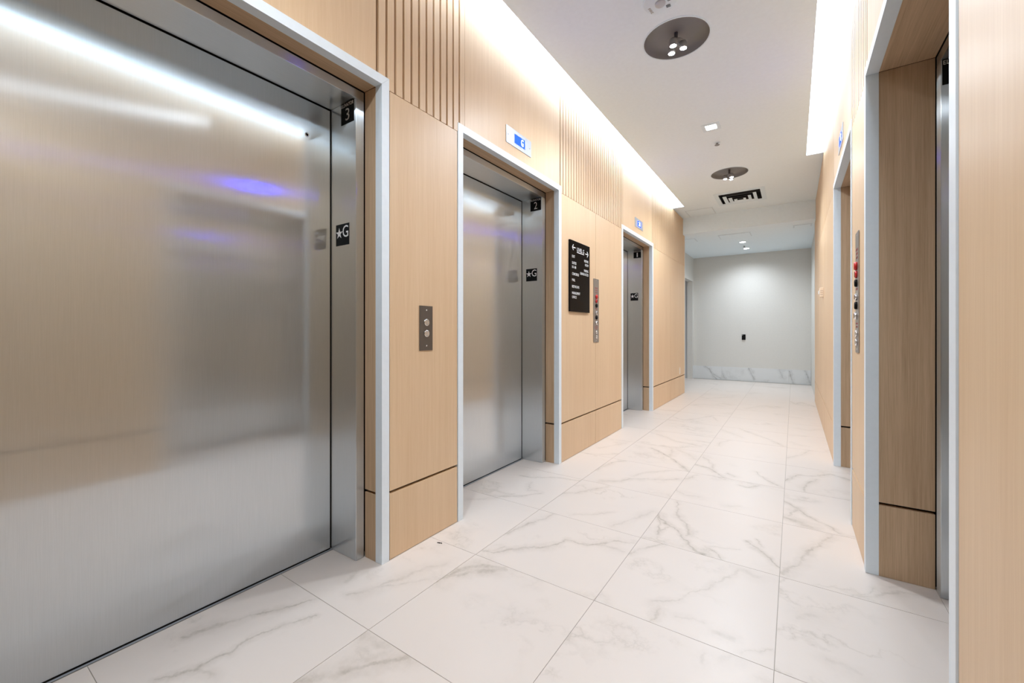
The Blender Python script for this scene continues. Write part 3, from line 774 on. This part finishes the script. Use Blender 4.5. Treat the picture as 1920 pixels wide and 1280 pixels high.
# firefighter panels
def fire_panel(s, yc, lab):
    face = '+x' if s < 0 else '-x'
    X = lambda d: side_x(s, -d)
    r = FACE[face].col[0][1]
    e = empty('fire_service_panel', (X(0), yc, 0.966), lab, 'control panel', 'tall steel key-switch panels')
    pl = on_face('face_plate', poly(rrect(0.130, 0.606, 0.006), 0.0035), face, (X(0.0006), yc, 1.269), M_PLATEM, e)
    xs = 0.0042
    def knob(name, z, rr, mat, h=0.008, inner=None):
        k = on_face(name, lathe([(rr, 0), (rr, h * 0.6), (rr * 0.86, h), (0, h)], 20), face, (X(xs), yc, z), mat, e, True)
        if inner:
            on_face('key_slot', poly(rrect(rr * 0.5, rr * 1.3, rr * 0.1), 0.001), face, (X(xs + h), yc, z), inner, k)
    text('red_lettering', 'FIREFIGHTERS', face, (X(xs), yc, 1.478), 0.012, 0.07, M_REDPRINT, e, align='C')
    text('red_lettering', 'OPERATION', face, (X(xs), yc, 1.458), 0.012, 0.06, M_REDPRINT, e, align='C')
    text('red_lettering', 'TO RECALL', face, (X(xs), yc, 1.438), 0.012, 0.06, M_REDPRINT, e, align='C')
    knob('red_lamp', 1.402, 0.021, M_RED, 0.012)
    knob('red_key_switch', 1.360, 0.019, M_RED, 0.009, M_BLACK)
    knob('black_key_switch', 1.316, 0.019, M_BLACK, 0.010)
    text('red_lettering', 'EMERGENCY', face, (X(xs), yc, 1.281), 0.011, 0.06, M_REDPRINT, e, align='C')
    knob('key_switch', 1.246, 0.017, M_CHROME, 0.010, M_BLACK)
    knob('black_key_switch', 1.203, 0.019, M_BLACK, 0.010)
    knob('key_switch', 1.152, 0.019, M_CHROME, 0.012, M_BLACK)
    text('red_lettering', 'IN CASE OF FIRE', face, (X(xs), yc, 1.108), 0.009, 0.07, M_REDPRINT, e, align='C')
    text('red_lettering', 'USE STAIRS', face, (X(xs), yc, 1.092), 0.009, 0.06, M_REDPRINT, e, align='C')
    knob('call_button', 1.062, 0.0175, M_CHROME, 0.008)
    knob('call_button', 1.019, 0.0175, M_CHROME, 0.008)
    for z in (1.556, 0.984): screw(face, (X(xs), yc, z), e, 0.005)
    return e
fire_panel(-1, 3.746, 'tall narrow steel key-switch panel beside the black directory sign')
fire_panel(1, 2.705, 'tall narrow steel key-switch panel on the right wall, seen edge-on')

# directory sign
e = empty('directory_sign', (XL, 3.363, 1.24), 'black directory sign headed LEVEL G on the left wall', 'sign')
on_face('sign_board', poly(rrect(0.406, 0.606, 0.001), 0.014), '+x', (XL + 0.0006, 3.363, 1.543), M_BLKGLOSS, e)
xs = XL + 0.0148
Ya, Yb, Zt = 3.363 - 0.165, 3.363 + 0.172, 1.846
def arrow(y, z, d):
    bm = poly([(-0.03, -0.004), (0.03, -0.004), (0.03, 0.004), (-0.03, 0.004)], 0.0006)
    for sg in (1, -1):
        b2 = poly([(0, -0.004), (0.034, -0.004), (0.034, 0.004), (0, 0.004)], 0.0006)
        b2.transform(Matrix.Translation((-0.031 * d, 0, 0)) @ Matrix.Rotation(math.radians(45 * sg if d > 0 else 180 - 45 * sg), 4, 'Z'))
        tmp = bpy.data.meshes.new('a'); b2.to_mesh(tmp); b2.free(); bm.from_mesh(tmp); bpy.data.meshes.remove(tmp)
    on_face('arrow', bm, '+x', (xs, y, z), M_TEXT, e)
arrow(Ya + 0.035, Zt - 0.058, 1)
arrow(Yb - 0.035, Zt - 0.078, -1)
text('sign_heading', 'LEVEL G', '+x', (xs, 3.368, Zt - 0.082), 0.034, 0.148, M_TEXT, e, align='C')
box('heading_rule', (xs, xs + 0.0006), (3.368 - 0.074, 3.368 + 0.074), (Zt - 0.094, Zt - 0.088), M_TEXT, e)
for s_, z, wd in (('EXIT', 0.135, 0.055), ('SUITES', 0.190, 0.083), ('101-108', 0.225, 0.078), ('CONCIERGE', 0.283, 0.135), ('MAIL', 0.335, 0.060), ('RESTROOMS', 0.391, 0.142), ('MANAGEMENT', 0.446, 0.160), ('OFFICE', 0.481, 0.088)):
    text('sign_lettering', s_, '+x', (xs, Ya, Zt - z - 0.012), 0.022, wd, M_TEXT, e)
for s_, z, wd in (('MEETING', 0.143, 0.090), ('ROOM', 0.177, 0.072), ('PARKING', 0.230, 0.093), ('GARAGE ACCESS', 0.263, 0.175)):
    text('sign_lettering', s_, '+x', (xs, Yb, Zt - z - 0.012), 0.022, wd, M_TEXT, e, align='R')

# small wall devices
e = empty('wall_outlet', (XL, 7.27, 0.41), 'small cream outlet plate low on the left wall near its far end', 'outlet')
on_face('cover_plate', poly(rrect(0.074, 0.118, 0.004), 0.005), '+x', (XL + 0.0006, 7.27, 0.412), M_CREAM, e)
for z in (0.388, 0.436):
    on_face('socket_face', poly(rrect(0.034, 0.028, 0.01), 0.002), '+x', (XL + 0.0058, 7.27, z), M_WHITE, e)
e = empty('alarm_box', (XR, 5.66, 1.48), 'small cream alarm box on the right wood wall', 'alarm')
box('box_body', (XR - 0.034, XR - 0.0006), (5.61, 5.72), (1.445, 1.545), M_CREAM, e, 0.003, 2)
box('box_lens', (XR - 0.044, XR - 0.0345), (5.635, 5.695), (1.475, 1.515), M_WHITE, e, 0.003, 2)
for z in (1.468, 1.488, 1.508):
    for k in (0, 1):
        box('grille_slot', (XR - 0.026 + k * 0.012, XR - 0.020 + k * 0.012), (5.6092, 5.6098), (z, z + 0.005), M_PLATED, e)
e = empty('card_reader', (-0.884, Y_FAR, 0.94), 'small black card reader on the far grey wall', 'card reader')
box('reader_body', (-0.919, -0.849), (Y_FAR - 0.022, Y_FAR - 0.0006), (0.884, 1.0), M_BLACK, e, 0.004, 2)
box('reader_light', (-0.910, -0.900), (Y_FAR - 0.0238, Y_FAR - 0.0224), (0.978, 0.990), M_WHITE, e)
bm = bmesh.new()
for x, y, sx, sy, a in ((0, 0, 0.011, 0.005, 0.3), (0.010, 0.004, 0.007, 0.004, -0.5), (-0.009, -0.003, 0.006, 0.003, 0.9)):
    bmesh.ops.create_cube(bm, size=1, matrix=Matrix.Translation((x, y, 0.0016)) @ Matrix.Rotation(a, 4, 'Z') @ Matrix.Diagonal((sx, sy, 0.003, 1)))
tag(mesh('debris_scrap', bm, M_DEBRIS, None, (-1.486, 1.537, 0.0002)), 'tiny dark scrap lying on the floor below the call buttons', 'debris')
